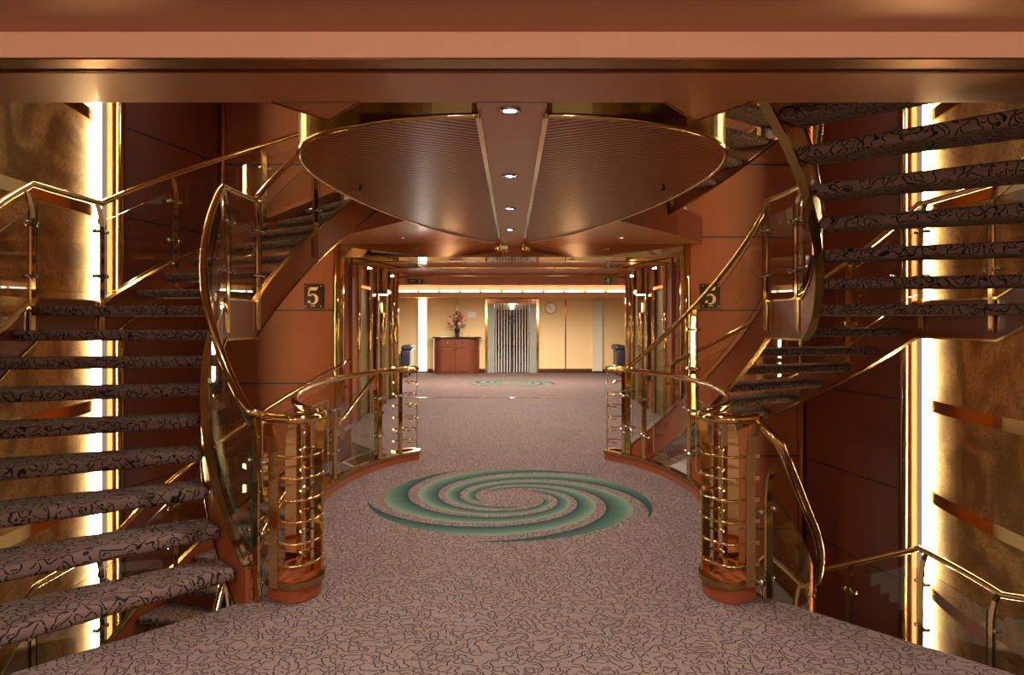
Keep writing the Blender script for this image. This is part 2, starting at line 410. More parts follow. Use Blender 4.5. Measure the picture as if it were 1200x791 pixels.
# ------------------------------------------------------------------ balustrades of the bridge
RAILZ = 1.04
def catmull(P, n=8, closed=False):
    out = []; m = len(P)
    rng = range(m if closed else m-1)
    for i in rng:
        p0 = P[(i-1) % m] if (closed or i > 0) else P[i]; p1 = P[i]; p2 = P[(i+1) % m]; p3 = P[(i+2) % m] if (closed or i < m-2) else P[i+1]
        for k in range(n):
            t = k/n; out.append(tuple(.5*((2*b)+(-a+c)*t+(2*a-5*b+4*c-d)*t*t+(-a+3*b-3*c+d)*t**3) for a,b,c,d in zip(p0,p1,p2,p3)))
    if not closed: out.append(P[-1])
    return out
for s, side in ((-1, 'left'), (1, 'right')):
    root = thing('balustrade', f'brass and glass balustrade with ringed newel along the {side} edge of the bridge', 'balustrade', (s*1.5, 6.1, 0), 'balustrades of the bridge')
    front = [(1.40,4.01),(1.32,3.965),(1.24,3.935),(1.165,3.985),(1.12,4.09),(1.14,4.2),(1.20,4.27)]
    oval = [(1.18,4.24),(1.32,4.45),(1.48,4.78),(1.60,5.2),(1.67,5.7),(1.69,6.15),(1.66,6.7),(1.56,7.2),(1.38,7.65),(1.18,7.93)]
    tip = [(1.18,7.93),(1.10,8.02),(1.11,8.13),(1.22,8.17),(1.36,8.02)]
    f2 = catmull(front, 6); o2 = catmull(oval, 8); t2 = catmull(tip, 6)
    whole = f2+o2[1:]+t2[1:]
    def W(L, z): return [(s*x, y, z) for x, y in L]
    MB().tube(W(whole, RAILZ), .028, 12).build('handrail', 'brass', root)
    back = catmull([(1.18,4.24),(1.28,4.38),(1.42,4.52),(1.56,4.55)],5)
    def samples(L, half, a, b):
        out = []
        for i, (x, y) in enumerate(L):
            p = L[max(i-1,0)]; q = L[min(i+1,len(L)-1)]; tx, ty = q[0]-p[0], q[1]-p[1]; l = math.hypot(tx,ty) or 1
            out.append((s*x, y, s*ty/l, -tx/l, half, a, b))
        return out
    # closed kerb round the newel and its brass cap
    kerbpoly = f2+[(1.30,4.40),(1.38,4.30)]
    kb = MB().prism([(s*x, y) for x, y in kerbpoly], 0, .085).build('newel_base', 'string', root, .006)
    MB().bar(W(kerbpoly, .10), .035, .03, True).build('base_trim', 'brassd', kb)
    kb = MB().sheet(samples(o2+t2[1:], .03, -.25, .075)).build('kerb', 'string', root)
    MB().sheet(samples(o2+t2[1:], .038, .075, .105)).build('kerb_trim', 'brassd', kb)
    for k in range(6):
        z = .21+.123*k
        MB().tube(W(f2+catmull([(1.18,4.24),(1.24,4.26),(1.27,4.21),(1.24,4.15)],4)[1:], z), .0085, 8).build('rung', 'brass', root)
        c = MB()
        x, y = f2[1]; c.box(s*x-.018, s*x+.018, y-.022, y+.022, z-.012, z+.012); c.build('rung_fixing', 'brass', root)
    for k in range(6):
        z = .21+.135*k
        MB().tube(W(t2, z), .008, 8).build('rung', 'brass', root)
    MB().tube([(s*1.095, 8.07, .1), (s*1.095, 8.07, RAILZ-.02)], .005, 6).build('tie_rod', 'chrome', root)
    def flat(px, py, ang, w, name='post', zt=RAILZ-.02, lx=0, ly=0, t=.016):
        ca, sa = cos(ang), sin(ang); rs = []
        for f, l in ((0,0),(.70,0),(.82,.12),(.92,.5),(1,1)):
            cx, cy, z = s*(px+lx*l), py+ly*l, .09+(zt-.09)*f
            rs.append([(cx+ca*a*w/2-sa*b*t/2, cy+sa*a*w/2+ca*b*t/2, z) for a, b in ((-1,-1),(1,-1),(1,1),(-1,1))])
        return MB().rings(rs, False, True, False).build(name, 'brass', root)
    flat(1.345, 3.95, .2*s, .055, lx=.02, ly=-.03)
    flat(1.15, 4.16, .5*s, .06, lx=-.03, ly=0)
    flat(1.38, 4.42, -.3*s, .10, lx=-.05, ly=-.02, t=.03)
    flat(1.22, 4.20, .1*s, .03, t=.02); flat(1.30, 4.28, .1*s, .03, t=.02)
    P3 = [(1.66,6.55),(1.42,7.52),(1.25,7.83)]
    for i, (px, py) in enumerate([(1.56,5.08)]+P3):
        p = flat(px, py, s*(-1.3 if i < 2 else -1.0), .055, lx=0, ly=0)
        for zz in (.36, .76):
            c = MB(); c.tube([(s*(px-.01), py-.09, zz), (s*(px+.0), py+.09, zz)], .012, 8)
            for d in (-.09, .09): c.cyl((s*(px-.035), py+d, zz), (s*(px+.035), py+d, zz), .018, 8)
            c.build('glass_clamp', 'chrome', p)
    def sub(y0, y1): return [(x+.028, y) for x, y in o2 if y0 <= y <= y1]
    for a, b in ((5.12, 6.50), (6.62, 7.48)):
        MB().sheet(samples(sub(a, b), .005, .20, .86), 0, 1).build('glass_panel', ['glass', 'gedgel'], root)

# ------------------------------------------------------------------ floors and slabs
o2 = catmull([(1.18,4.20),(1.32,4.45),(1.48,4.78),(1.60,5.2),(1.67,5.7),(1.69,6.15),(1.66,6.7),(1.56,7.2),(1.38,7.65),(1.18,8.0)], 6)
near_edge = [(1.46, 4.04), (2.33, 3.10), (5.2, -.30)]
far_edge = [(1.30, 8.16), (2.40, 9.60), (2.86, 10.4)]
half = [(5.2,-4.5), (5.2,-.30), (2.33,3.10), (1.46,4.04)]+[(1.42,4.22)]+[(x,y) for x,y in o2]+[(1.36,8.14),(2.40,9.60),(2.86,10.4),(2.86,14.4)]
poly = half+[(-x, y) for x, y in reversed(half)]
struct(MB().prism(poly, -.30, 0).build('floor', 'carpet', None, 0, (0,0,0)))
struct(MB().box(-6.5, 6.5, 14.4, 21.2, -.3, 0).build('floor', 'carpet', None, 0, (0,17.8,0)))
struct(MB().box(-2.45, 2.45, 14.37, 14.42, 0, .008).build('trim_1', 'brass'))
struct(MB().box(-8, 8, -4.5, 10.4, -3.5, -3.15).build('floor', 'tread'))

ZS = 2.70
# near ceiling: lower copper panel, shadow gap, beam face coloured as if lit and the panel nearest the viewer
struct(MB().box(-5.4, 5.4, 3.12, 3.54, ZS, ZS+.012).build('ceiling', 'soffit'))
struct(MB().box(-5.4, 5.4, 3.105, 3.13, ZS+.003, ZS+.02).build('trim_2', 'bronze'))
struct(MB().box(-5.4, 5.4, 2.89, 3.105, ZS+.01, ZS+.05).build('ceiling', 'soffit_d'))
mb = MB(); mb.box(-5.4, 5.4, 2.81, 2.91, 2.655, 2.80); struct(mb.build('trim_3', 'beam_lit'))
struct(MB().box(-5.4, 5.4, 2.815, 2.915, 2.648, 2.655).build('trim_4', 'bronze'))
struct(MB().box(-5.4, 5.4, -4.5, 2.81, 2.757, 2.85).build('ceiling', 'soffit'))
for s in (-1, 1):
    tri = [(s*1.21,3.53),(s*1.01,3.85),(s*.77,3.53)]
    MB_ = MB().prism(tri, ZS, ZS+.10).build('ceiling', 'soffit'); struct(MB_)
    e = MB().bar([(s*1.21,3.53,ZS+.05),(s*1.01,3.86,ZS+.05),(s*.77,3.53,ZS+.05)], .012, .11).build('trim_5', 'bronze'); struct(e)
# strip ceiling between the canopies and the upper slab beyond
struct(MB().prism([(-.18,3.53),(.18,3.53),(.17,10.42),(-.17,10.42)], ZS, ZS+.03).build('ceiling', 'soffit'))
fe = [(1.10,7.8),(2.20,9.3),(2.86,10.45)]
poly = [(x,y) for x,y in fe]+[(-x,y) for x,y in reversed(fe)]
struct(MB().prism(poly, ZS+.03, 3.12, 1, 0).build('ceiling', ['soffit', 'mahog']))  # dark laminate on the sides puts their shade into the colour
ov = [(x*.98,y) for x,y in o2]
struct(MB().prism([(x,y) for x,y in ov]+[(-x,y) for x,y in reversed(ov)], 3.0, 3.14).build('floor', 'tread'))
struct(MB().prism([(1.3,4.05),(1.15,4.2),(-1.15,4.2),(-1.3,4.05),(-1.3,3.3),(1.3,3.3)], 3.0, 3.14).build('floor', 'tread'))

# ------------------------------------------------------------------ ceiling canopies (half leaf shaped, slatted underside)
pxs = [(.19,3.905),(.448,3.93),(.733,4.02),(1.04,4.20),(1.27,4.42),(1.43,4.72),(1.52,5.08),(1.555,5.55),(1.51,6.3),(1.385,7.15),(1.10,8.3),(.76,9.3),(.20,10.36)]
pxs = [(a*.9565, b*.9565) for a, b in pxs]
for s, side, sm in ((-1, 'left', 'slatL'), (1, 'right', 'slatR')):
    c = catmull(pxs, 5)
    root = thing('ceiling_canopy', f'slatted wood ceiling canopy with brass rim, {side} of the downlight strip', 'ceiling canopy', (s*.8, 6.5, ZS), 'slatted half oval ceiling canopies')
    poly = [(s*x, y) for x, y in c]
    MB().prism(poly, ZS-.012, ZS+.02).build('slatted_panel', sm, root)
    w = [(s*x, y, ZS+.14) for x, y in c]
    MB().sheet([(s*x, y, 0 if i in (0, len(c)-1) else s*(c[i+1][1]-c[i-1][1])/math.hypot(c[i+1][0]-c[i-1][0], c[i+1][1]-c[i-1][1]), 1 if i == 0 else -1 if i == len(c)-1 else -(c[i+1][0]-c[i-1][0])/math.hypot(c[i+1][0]-c[i-1][0], c[i+1][1]-c[i-1][1]), .008, ZS+.0, ZS+.33) for i, (x, y) in enumerate(c)]).build('side_band', 'brassd', root)
    MB().tube([(s*x*1.005, y, ZS-.008) for x, y in c], .016, 8).build('rim', 'brass', root)
    MB().bar([(s*.18, 3.73, ZS-.012), (s*.165, 10.36, ZS-.012)], .028, .03).build('edge_trim', 'brass', root)
    sp = MB(); sp.cyl((s*1.22,5.64,ZS-.012),(s*1.22,5.64,ZS-.055), .012, 8); sp.cyl((s*1.22,5.64,ZS-.055),(s*1.22,5.64,ZS-.06), .026, 10)
    tag(sp.build('sprinkler', 'dark'), f'small dark sprinkler head under the {side} slatted canopy', 'sprinkler')

# ------------------------------------------------------------------ walls around the stairwell
ZB, ZT = -3.3, 6.3
for s, side in ((-1, 'left'), (1, 'right')):
    X0, X1 = sorted((s*2.62, s*4.28))
    struct(MB().box(X0, X1, 10.4, 10.5, ZB, ZT).build('wall_back_'+side, 'copper'))
    mb = MB()
    for z in (-1.50, -.42, .66, 1.745, 2.83, 3.91, 5.0): mb.box(X0, X1, 10.392, 10.40, z-.011, z+.011)
    struct(mb.build('trim_6', 'seam'))
    # brass corner post
    struct(MB().tube([(s*4.27, 10.33, ZB), (s*4.27, 10.33, ZT)], .05, 14).build('trim_7', 'brass'))
    def wallpath(L, z0, z1, h=.03):
        out = []
        for i, (x, y) in enumerate(L):
            p = L[max(i-1,0)]; q = L[min(i+1,len(L)-1)]; tx, ty = q[0]-p[0], q[1]-p[1]; l = math.hypot(tx,ty)
            out.append((s*x, y, s*ty/l, -tx/l, h, z0, z1))
        return out
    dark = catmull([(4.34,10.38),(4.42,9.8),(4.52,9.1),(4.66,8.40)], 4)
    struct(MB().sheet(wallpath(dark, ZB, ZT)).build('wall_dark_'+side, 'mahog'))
    mb = MB()
    for z in (-1.50, -.42, .66, 1.745, 2.83, 3.91, 5.0): mb.sheet([(a+n1*.033, b+n2*.033, n1, n2, .003, z-.011, z+.011) for a,b,n1,n2,h,_,_ in wallpath(dark, 0, 0)])
    struct(mb.build('trim_8', 'seam'))
    struct(MB().tube([(s*4.66, 8.30, ZB), (s*4.66, 8.30, ZT)], .055, 14).build('trim_9', 'brassd'))
    struct(MB().box(min(s*4.70,s*4.755), max(s*4.70,s*4.755), 8.22, 8.30, ZB, ZT).build('trim_10', 'copper'))
    br = catmull([(4.86,8.20),(4.80,8.02),(4.73,7.7),(4.66,7.2),(4.60,6.5),(4.575,5.8),(4.60,5.0),(4.68,4.2),(4.85,3.2),(5.1,1.8),(5.4,-.5),(5.4,-4.5)], 5)
    struct(MB().sheet(wallpath(br, ZB, ZT)).build('wall_brass_'+side, 'patina'))
    for z in (-1.47, -.39, .635, 1.745, 2.83, 3.90, 4.98):
        struct(MB().sheet([(a+n1*.036, b+n2*.036, n1, n2, .006, z-.065, z+.065) for a,b,n1,n2,h,_,_ in wallpath(br, 0, 0)]).build('trim_11', 'brass'))
    ml = MB(); ml.tube([(s*4.745, 8.02, ZB+.1), (s*4.745, 8.02, ZT-.1)], .035, 10)
    o = ml.build('strip_light', 'vlight'); tag(o, f'tall glowing strip lamp at the far edge of the {side} brass wall', 'light')
struct(MB().box(-5.6, 5.6, -4.6, -4.5, -3.3, 2.9).build('wall_rear', 'copper'))
struct(MB().box(-8, 8, -4.6, 10.6, ZT, ZT+.1).build('ceiling', 'soffit'))

# ------------------------------------------------------------------ portal and lift lobby
YP = 10.4
struct(MB().box(-2.62, 2.62, YP-.02, YP+.16, 2.55, 2.86).build('trim_12', 'mirror'))
struct(MB().box(-2.62, 2.62, YP-.035, YP+.02, 2.53, 2.56).build('trim_13', 'brass'))
for s in (-1, 1):
    struct(MB().tube([(s*2.60, YP-.03, 0), (s*2.60, YP-.03, 2.86)], .055, 16).build('trim_14', 'brass'))
    struct(MB().box(min(s*2.50,s*2.56), max(s*2.50,s*2.56), YP-.04, YP+.03, 0, 2.55).build('trim_15', 'brass'))
    struct(MB().cyl((s*.185, YP-.06, 2.62), (s*.185, YP-.06, 2.72), .05, 12).build('trim_16', 'brass'))
# lobby ceiling
struct(MB().box(-2.9, 2.9, YP+.16, 12.9, 2.56, 2.62).build('ceiling', 'hallceil'))
struct(MB().box(-2.9, 2.9, 12.9, 14.5, 2.56, 2.62).build('ceiling', 'beamp'))
mb = MB()
for x in (-1.6, -.8, .8, 1.6): mb.box(x-.006, x+.006, YP+.16, 14.4, 2.552, 2.56)
for y in (11.5, 12.9): mb.box(-2.6, 2.6, y-.006, y+.006, 2.552, 2.56)
struct(mb.build('trim_17', 'brassd'))
struct(MB().box(-2.9, 2.9, 14.5, 14.75, 2.33, 2.62).build('wall_header', 'beamp'))
struct(MB().box(-2.9, 2.9, 14.48, 14.50, 2.50, 2.53).build('trim_18', 'brass'))
for s, side in ((-1, 'left'), (1, 'right')):
    XW = 2.50
    struct(MB().box(min(s*XW,s*2.9), max(s*XW,s*2.9), 10.5, 14.7, 0, 2.6).build('wall_lobby_'+side, 'copper'))
    # lift doors (openings in brass surrounds)
    for k, (ya, yb, lab) in enumerate(((11.20, 12.00, 'nearer'), (13.45, 14.10, 'farther'))):
        root = thing('elevator_door', f'olive lift door in brass surround, {lab} one on the {side} side of the lobby', 'elevator door', (s*XW, (ya+yb)/2, 0), 'lift doors of the lobby')
        x0, x1 = sorted((s*(XW-.03), s*(XW-.001)))
        MB().box(x0, x1, ya, (ya+yb)/2-.004, 0, 2.12).build('leaf', 'olive', root); MB().box(x0, x1, (ya+yb)/2+.004, yb, 0, 2.12).build('leaf', 'olive', root)
        MB().bar([(s*(XW-.045), ya, 2.14), (s*(XW-.045), yb, 2.14)], .08, .05).build('lintel', 'brass', root)
        for y in (ya-.05, yb+.05):
            MB().tube([(s*(XW-.05), y, 0), (s*(XW-.05), y, 2.46)], .048, 14).build('column', 'brass', root)
    # copper pilasters
    struct(MB().box(min(s*(XW-.05),s*XW), max(s*(XW-.05),s*XW), 10.75, 11.1, 0, 2.56).build('trim_19', 'copper'))
    # middle bay with notice case and lamp
    root = thing('notice_case', f'tall glazed notice case between the lift doors on the {side} side', 'display case', (s*2.5, 12.85, 0), 'glazed notice cases')
    x0, x1 = sorted((s*(XW-.06), s*(XW-.001)))
    MB().box(x0, x1, 12.62, 13.08, .5, 2.02).build('case', 'display', root)
    fr = MB(); 
    for y in (12.6, 13.1): fr.tube([(s*(XW-.07), y, 0), (s*(XW-.07), y, 2.46)], .028, 10)
    fr.build('frame', 'brass', root)
    l = thing('wall_lamp', f'brass box lamp over the notice case on the {side} side', 'lamp', (s*2.4, 12.85, 2.1), 'lamps over the notice cases')
    x0, x1 = sorted((s*2.26, s*2.499))
    MB().box(x0, x1, 12.68, 13.0, 2.07, 2.15).build('bracket', 'brassd', l); MB().box(min(s*2.30,s*2.5), max(s*2.30,s*2.48), 12.72, 12.96, 2.055, 2.072).build('lens', 'candle', l)
    struct(MB().tube([(s*2.42, 14.42, 0), (s*2.42, 14.42, 2.56)], .085, 16).build('trim_20', 'brass'))
    struct(MB().box(min(s*2.44,s*2.6), max(s*2.44,s*2.6), 14.35, 14.7, 0, 2.56).build('trim_21', 'brassd'))
    # curved canopy over the lifts
    arc = catmull([(2.55,10.56),(2.35,11.2),(2.16,12.1),(2.03,13.0),(2.02,13.6),(2.12,14.1),(2.40,14.45)], 6)
    root = thing('lobby_canopy', f'curved canopy with brass edge over the {side} lift doors', 'ceiling canopy', (s*2.3, 12.5, 2.46), 'curved canopies over the lifts')
    MB().prism([(s*x, y) for x, y in arc]+[(s*2.62, 14.45), (s*2.62, 10.56)], 2.47, 2.55).build('panel', 'hallceil', root)
    MB().sweep([(s*x, y, 2.505) for x, y in arc], [(-.015,-.045),(.015,-.045),(.015,.045),(-.015,.045)], False).build('edge', 'brass', root)
    for y in (11.7, 13.9):
        d = thing('downlight', f'small recessed downlight in the {side} lobby canopy, {"near" if y < 13 else "far"} one', 'downlight', (s*2.38, y, 2.468))
        MB().lathe((s*2.38, y, 2.462), [(.05,0),(.055,.008),(.0,.008)], 14).build('bezel', 'brass', d); MB().cyl((s*2.38, y, 2.458), (s*2.38, y, 2.466), .035, 12).build('lamp', 'lamps', d)

# ------------------------------------------------------------------ far lounge
YF = 21.2
struct(MB().box(-6.5, -.80, YF, YF+.12, 0, 2.26).build('wall_far_left', 'cream'))
struct(MB().box(.80, 6.5, YF, YF+.12, 0, 2.26).build('wall_far_right', 'cream'))
struct(MB().box(-6.5, 6.5, YF, YF+.12, 2.26, 3.2).build('wall_far_top', 'cream'))
struct(MB().box(-6.5, -6.4, 14.5, YF, 0, 3).build('wall_lounge_left', 'cream')); struct(MB().box(6.4, 6.5, 14.5, YF, 0, 3).build('wall_lounge_right', 'cream'))
struct(MB().box(-6.5, -2.9, 14.5, 14.6, 0, 3).build('wall_lounge_front_left', 'cream')); struct(MB().box(2.9, 6.5, 14.5, 14.6, 0, 3).build('wall_lounge_front_right', 'cream'))
struct(MB().box(-6.5, 6.5, 14.5, YF, 2.62, 2.7).build('ceiling', 'beamp'))
struct(MB().box(-6.5, 6.5, YF-.75, YF, 2.27, 2.33).build('trim_22', 'cream'))
struct(MB().box(-6.5, 6.5, YF-.77, YF-.72, 2.27, 2.37).build('trim_23', 'cream'))
struct(MB().box(-6.5, 6.5, YF-.74, YF-.70, 2.30, 2.40).build('trim_24', 'cream'))
struct(MB().box(-4.1, 4.1, YF-.41, YF-.33, 2.33, 2.43).build('trim_28', 'cream'))
for k in range(13):
    x = -3.72+.62*k-.0
    o = MB().box(x-.262, x+.262, YF-.40, YF-.34, 2.43, 2.48).build('tube_lamp', 'cove')
    tag(o, 'glowing tube lamp in the cove above the cream wall', 'light', 'tube lamps in the lounge cove')
struct(MB().box(-6.5, -.80, YF-.02, YF, 0, .10).build('baseboard_left', 'skirt')); struct(MB().box(.80, 6.5, YF-.02, YF, 0, .10).build('baseboard_right', 'skirt'))
for x in (-1.68, 1.62): struct(MB().box(x-.018, x+.018, YF-.015, YF, .10, 2.22).build('trim_25', 'brass'))
struct(MB().box(-6.5, -.8, YF-.012, YF, .10, .13).build('trim_26', 'brass')); struct(MB().box(.8, 6.5, YF-.012, YF, .10, .13).build('trim_26', 'brass'))
for x, mat, lab in ((-2.70, 'wlight', 'bright white vertical light panel left of the cabinet'), (2.58, 'whitepanel', 'pale unlit vertical panel right of the clock')):
    r = thing('wall_light', lab, 'wall light', (x, YF-.05, 0))
    MB().box(x-.12, x+.12, YF-.07, YF, .06, 2.2).build('diffuser', mat, r)
    MB().box(x-.15, x-.12, YF-.08, YF, .05, 2.22).build('frame', 'cream', r); MB().box(x+.12, x+.15, YF-.08, YF, .05, 2.22).build('frame', 'cream', r)
# glass door and corridor
r = thing('door_frame', 'brass frame around the glazed corridor door', 'door frame', (0, YF, 0))
MB().box(-.81, -.74, YF-.05, YF+.1, 0, 2.24).build('jamb', 'brass', r); MB().box(.74, .81, YF-.05, YF+.1, 0, 2.24).build('jamb', 'brass', r); MB().box(-.74, .74, YF-.05, YF+.1, 2.18, 2.24).build('head', 'brass', r)
MB().box(-.74, .74, YF-.02, YF+.04, 2.10, 2.18).build('track_cover', 'hallceil', r)
for s in (-1, 1): MB().box(min(s*.53,s*.74), max(s*.53,s*.74), YF-.02, YF+.03, .0, 2.10).build('side_panel', 'greydoor', r)
r = thing('glass_door', 'striped glass sliding door with round emblem at the corridor', 'door', (0, YF, 0))
for s in (-1, 1):
    g = MB().box(min(s*.004,s*.525), max(s*.004,s*.525), YF+.0, YF+.012, .01, 2.10).build('glass_leaf', 'glass', r)
    mb = MB()
    for k in range(6): x = s*(.06+.085*k); mb.box(x-.011, x+.011, YF-.006, YF-.002, .02, 2.08)
    mb.build('etched_stripes', 'whitepanel', g)
em = MB(); em.tube([(.12*cos(t*pi/12), YF-.02, 1.60+.12*sin(t*pi/12)) for t in range(24)], .014, 8, True); 
em.bar([(-.09,YF-.02,1.67),(.05,YF-.02,1.49)], .014, .03); em.bar([(-.04,YF-.02,1.71),(.095,YF-.02,1.55)], .014, .03)
em.build('emblem', 'black', r)
struct(MB().box(-1.3, 1.3, YF+.12, 45, -.05, 0).build('floor', 'corrc')); struct(MB().box(-.35, .35, YF+.2, 45, 0, .006).build('trim_27', 'runner'))
struct(MB().box(-1.0, -.95, YF+.12, 45, 0, 2.3).build('wall_corridor_left', 'corr')); struct(MB().box(.95, 1.0, YF+.12, 45, 0, 2.3).build('wall_corridor_right', 'corr'))
struct(MB().box(-1.0, 1.0, YF+.12, 45, 2.2, 2.3).build('ceiling', 'corr')); struct(MB().box(-1, 1, 45, 45.1, 0, 2.3).build('wall_corridor_end', 'corr'))
for s, n in ((-1, 'left'), (1, 'right')):
    o = MB(); o.tube([(s*.88, YF+.5, .95), (s*.88, 44, .95)], .03, 8); tag(o.build('handrail', 'brassd'), f'long handrail on the {n} wall of the corridor beyond the door', 'handrail')
for y in (23, 26, 29, 33, 38):
    pl = bpy.data.lights.new('glow', 'POINT'); pl.energy = 25; pl.color = (1, .9, .75); pl.shadow_soft_size = .1
    po = bpy.data.objects.new('glow', pl); col.objects.link(po); po.location = (0, y, 2.05)
    o = MB().cyl((0, y, 2.185), (0, y, 2.2), .09, 12).build('corridor_lamp', 'lamps'); tag(o, 'round ceiling lamp in the corridor behind the glass door', 'light', 'corridor ceiling lamps')

# console cabinet
cx0, cx1 = -2.42, -.92
r = thing('cabinet', 'cherry wood cabinet with rounded ends and dark stone top', 'cabinet', ((cx0+cx1)/2, YF-.3, 0))
def rr(x0, x1, d, rad, y1):
    L = [(x1, y1), (x0, y1)]
    for k in range(9): a = pi+pi/2*k/8; L.append((x0+rad+rad*cos(a), y1-d+rad+rad*sin(a)))
    for k in range(9): a = 1.5*pi+pi/2*k/8; L.append((x1-rad+rad*cos(a), y1-d+rad+rad*sin(a)))
    return L
MB().prism(rr(cx0+.06, cx1-.06, .50, .26, YF-.02), .0, 1.06).build('body', 'wood', r)
MB().prism(rr(cx0, cx1, .58, .30, YF-.02), 1.06, 1.10).build('top', 'stone', r, .008)
xa, xm, xb = cx0+.33, (cx0+cx1)/2, cx1-.33; yf = YF-.52
for a, b, kx in ((xa, xm-.008, xm-.05), (xm+.008, xb, xm+.05)):
    d = MB().box(a, b, yf-.018, yf+.01, .09, .77).build('door', 'woodm', r, .004); MB().ball((kx, yf-.035, .73), .024, 6).build('knob', 'brass', d)
    d = MB().box(a, b, yf-.018, yf+.01, .79, 1.04).build('drawer', 'woodm', r, .004); MB().ball(((a+b)/2, yf-.035, .93), .024, 6).build('knob', 'brass', d)
# flowers
fx = -1.64
r = thing('flower_arrangement', 'pink and red flowers in a dark vase on the cabinet', 'flowers', (fx, YF-.3, 1.10))
MB().lathe((fx, YF-.3, 1.10), [(.06,0),(.065,.02),(.06,.06),(.085,.22),(.10,.25),(.085,.25),(.05,.22)], 16).build('vase', 'black', r)
mb = MB()
for k in range(70):
    a = random.uniform(0, 2*pi); e = random.uniform(-.1, 1.4); L = random.uniform(.14, .38)
    dx, dy, dz = cos(a)*cos(e), sin(a)*cos(e)*.7, sin(e)*1.25
    c = (fx+dx*L*.75, YF-.3+dy*L*.6, 1.38+dz*L); w = .022
    mb.add([(c[0]-dx*.05, c[1]-dy*.05, c[2]-dz*.05), (c[0]+w*sin(a), c[1]-w*cos(a), c[2]+.01), (c[0]+dx*.06, c[1]+dy*.06, c[2]+dz*.06), (c[0]-w*sin(a), c[1]+w*cos(a), c[2]-.01)], [(0,1,2,3)])
mb.build('leaves', 'leaf', r)
mb = MB()
for k in range(12): mb.tube([(fx, YF-.3, 1.32), (fx+.2*cos(k*2.4)*.7, YF-.3+.1*sin(k*2.4), 1.55+.02*k)], .004, 5)
mb.build('stems', 'leaf', r)
fl = [(-.15,.50,'pink',.035),(.13,.50,'pink',.035),(-.02,.37,'pink',.05),(.13,.36,'red',.05),(-.19,.35,'red',.035),(.10,.22,'red',.045),(-.17,.24,'pink',.04),(-.13,.15,'pink',.05),(.07,.13,'pink',.055),(.21,.19,'pink',.04),(-.22,.12,'red',.03),(.19,.30,'pink',.03),(-.15,.29,'pink',.035),(-.03,.27,'pink',.03)]
for (dx, dz, c, rd) in fl:
    mb = MB(); C0 = (fx+dx*1.05, YF-.42, 1.36+dz*.95)
    for k in range(6): mb.ball((C0[0]+rd*.45*cos(k*pi/3), C0[1]-.005, C0[2]+rd*.45*sin(k*pi/3)), rd*.55, 4, (1,.7,1))
    mb.ball((C0[0], C0[1]-.02, C0[2]), rd*.5, 4)
    mb.build('flower', c, r)
# notice, clock
o = MB().box(-1.35, -1.09, YF-.012, YF, 1.68, 1.85).build('notice', 'white'); tag(o, 'small white notice on the cream wall above the cabinet', 'notice')
r = thing('wall_clock', 'round white wall clock on the cream wall right of the door', 'clock', (1.17, YF, 1.96))
def ydisc(mb, x, z, y0, y1, rad, seg=28): return mb.tube([(x, y0, z), (x, y1, z)], rad, seg)
ydisc(MB(), 1.17, 1.96, YF-.04, YF, .17).build('face', 'white', r)
MB().tube([(1.17+.17*cos(t*pi/16), YF-.04, 1.96+.17*sin(t*pi/16)) for t in range(32)], .012, 8, True).build('rim', 'brassd', r)
MB().bar([(1.17, YF-.045, 1.96), (1.09, YF-.045, 2.03)], .014, .006, up=(0,1,0)).build('hour_hand', 'black', r)
MB().bar([(1.24, YF-.048, 1.90), (1.05, YF-.048, 2.07)], .009, .006, up=(0,1,0)).build('minute_hand', 'black', r)
mb = MB()
for k in range(12):
    a = k*pi/6; mb.bar([(1.17+.135*cos(a), YF-.043, 1.96+.135*sin(a)), (1.17+.155*cos(a), YF-.043, 1.96+.155*sin(a))], .006, .004, up=(0,1,0))
mb.build('hour_marks', 'black', r)
# armchairs
def armchair(x, y, lab, fl):
    r = thing('armchair', lab, 'armchair', (x, y, 0), 'black leather armchairs')
    f = fl
    def bx(a, b, c, d, e, g, nm, m='leather', bv=.05):
        X0, X1 = sorted((x+f*a, x+f*b)); return MB().box(X0, X1, y+c, y+d, e, g).build(nm, m, r, bv)
    bx(-.42, .36, -.36, .36, .12, .30, 'base')
    bx(-.25, .38, -.26, .26, .29, .46, 'seat_cushion', bv=.06)
    bx(-.48, -.22, -.40, .40, .28, .78, 'backrest', bv=.07)
    bx(-.54, -.24, -.42, .42, .74, .90, 'back_roll', bv=.07)
    for c in (-.42, .26): bx(-.25, .34, c, c+.17, .28, .62, 'arm', bv=.06)
    for a, c in ((-.38,-.32),(-.38,.32),(.30,-.32),(.30,.32)):
        MB().lathe((x+f*a, y+c, 0), [(.02,0),(.03,.13)], 10).build('foot', 'dark', r)
armchair(-3.32, 19.8, 'black leather armchair by the far wall, left of the white light panel', -1)
armchair(3.42, 20.0, 'black leather armchair by the far wall, at the right edge of the lounge', 1)

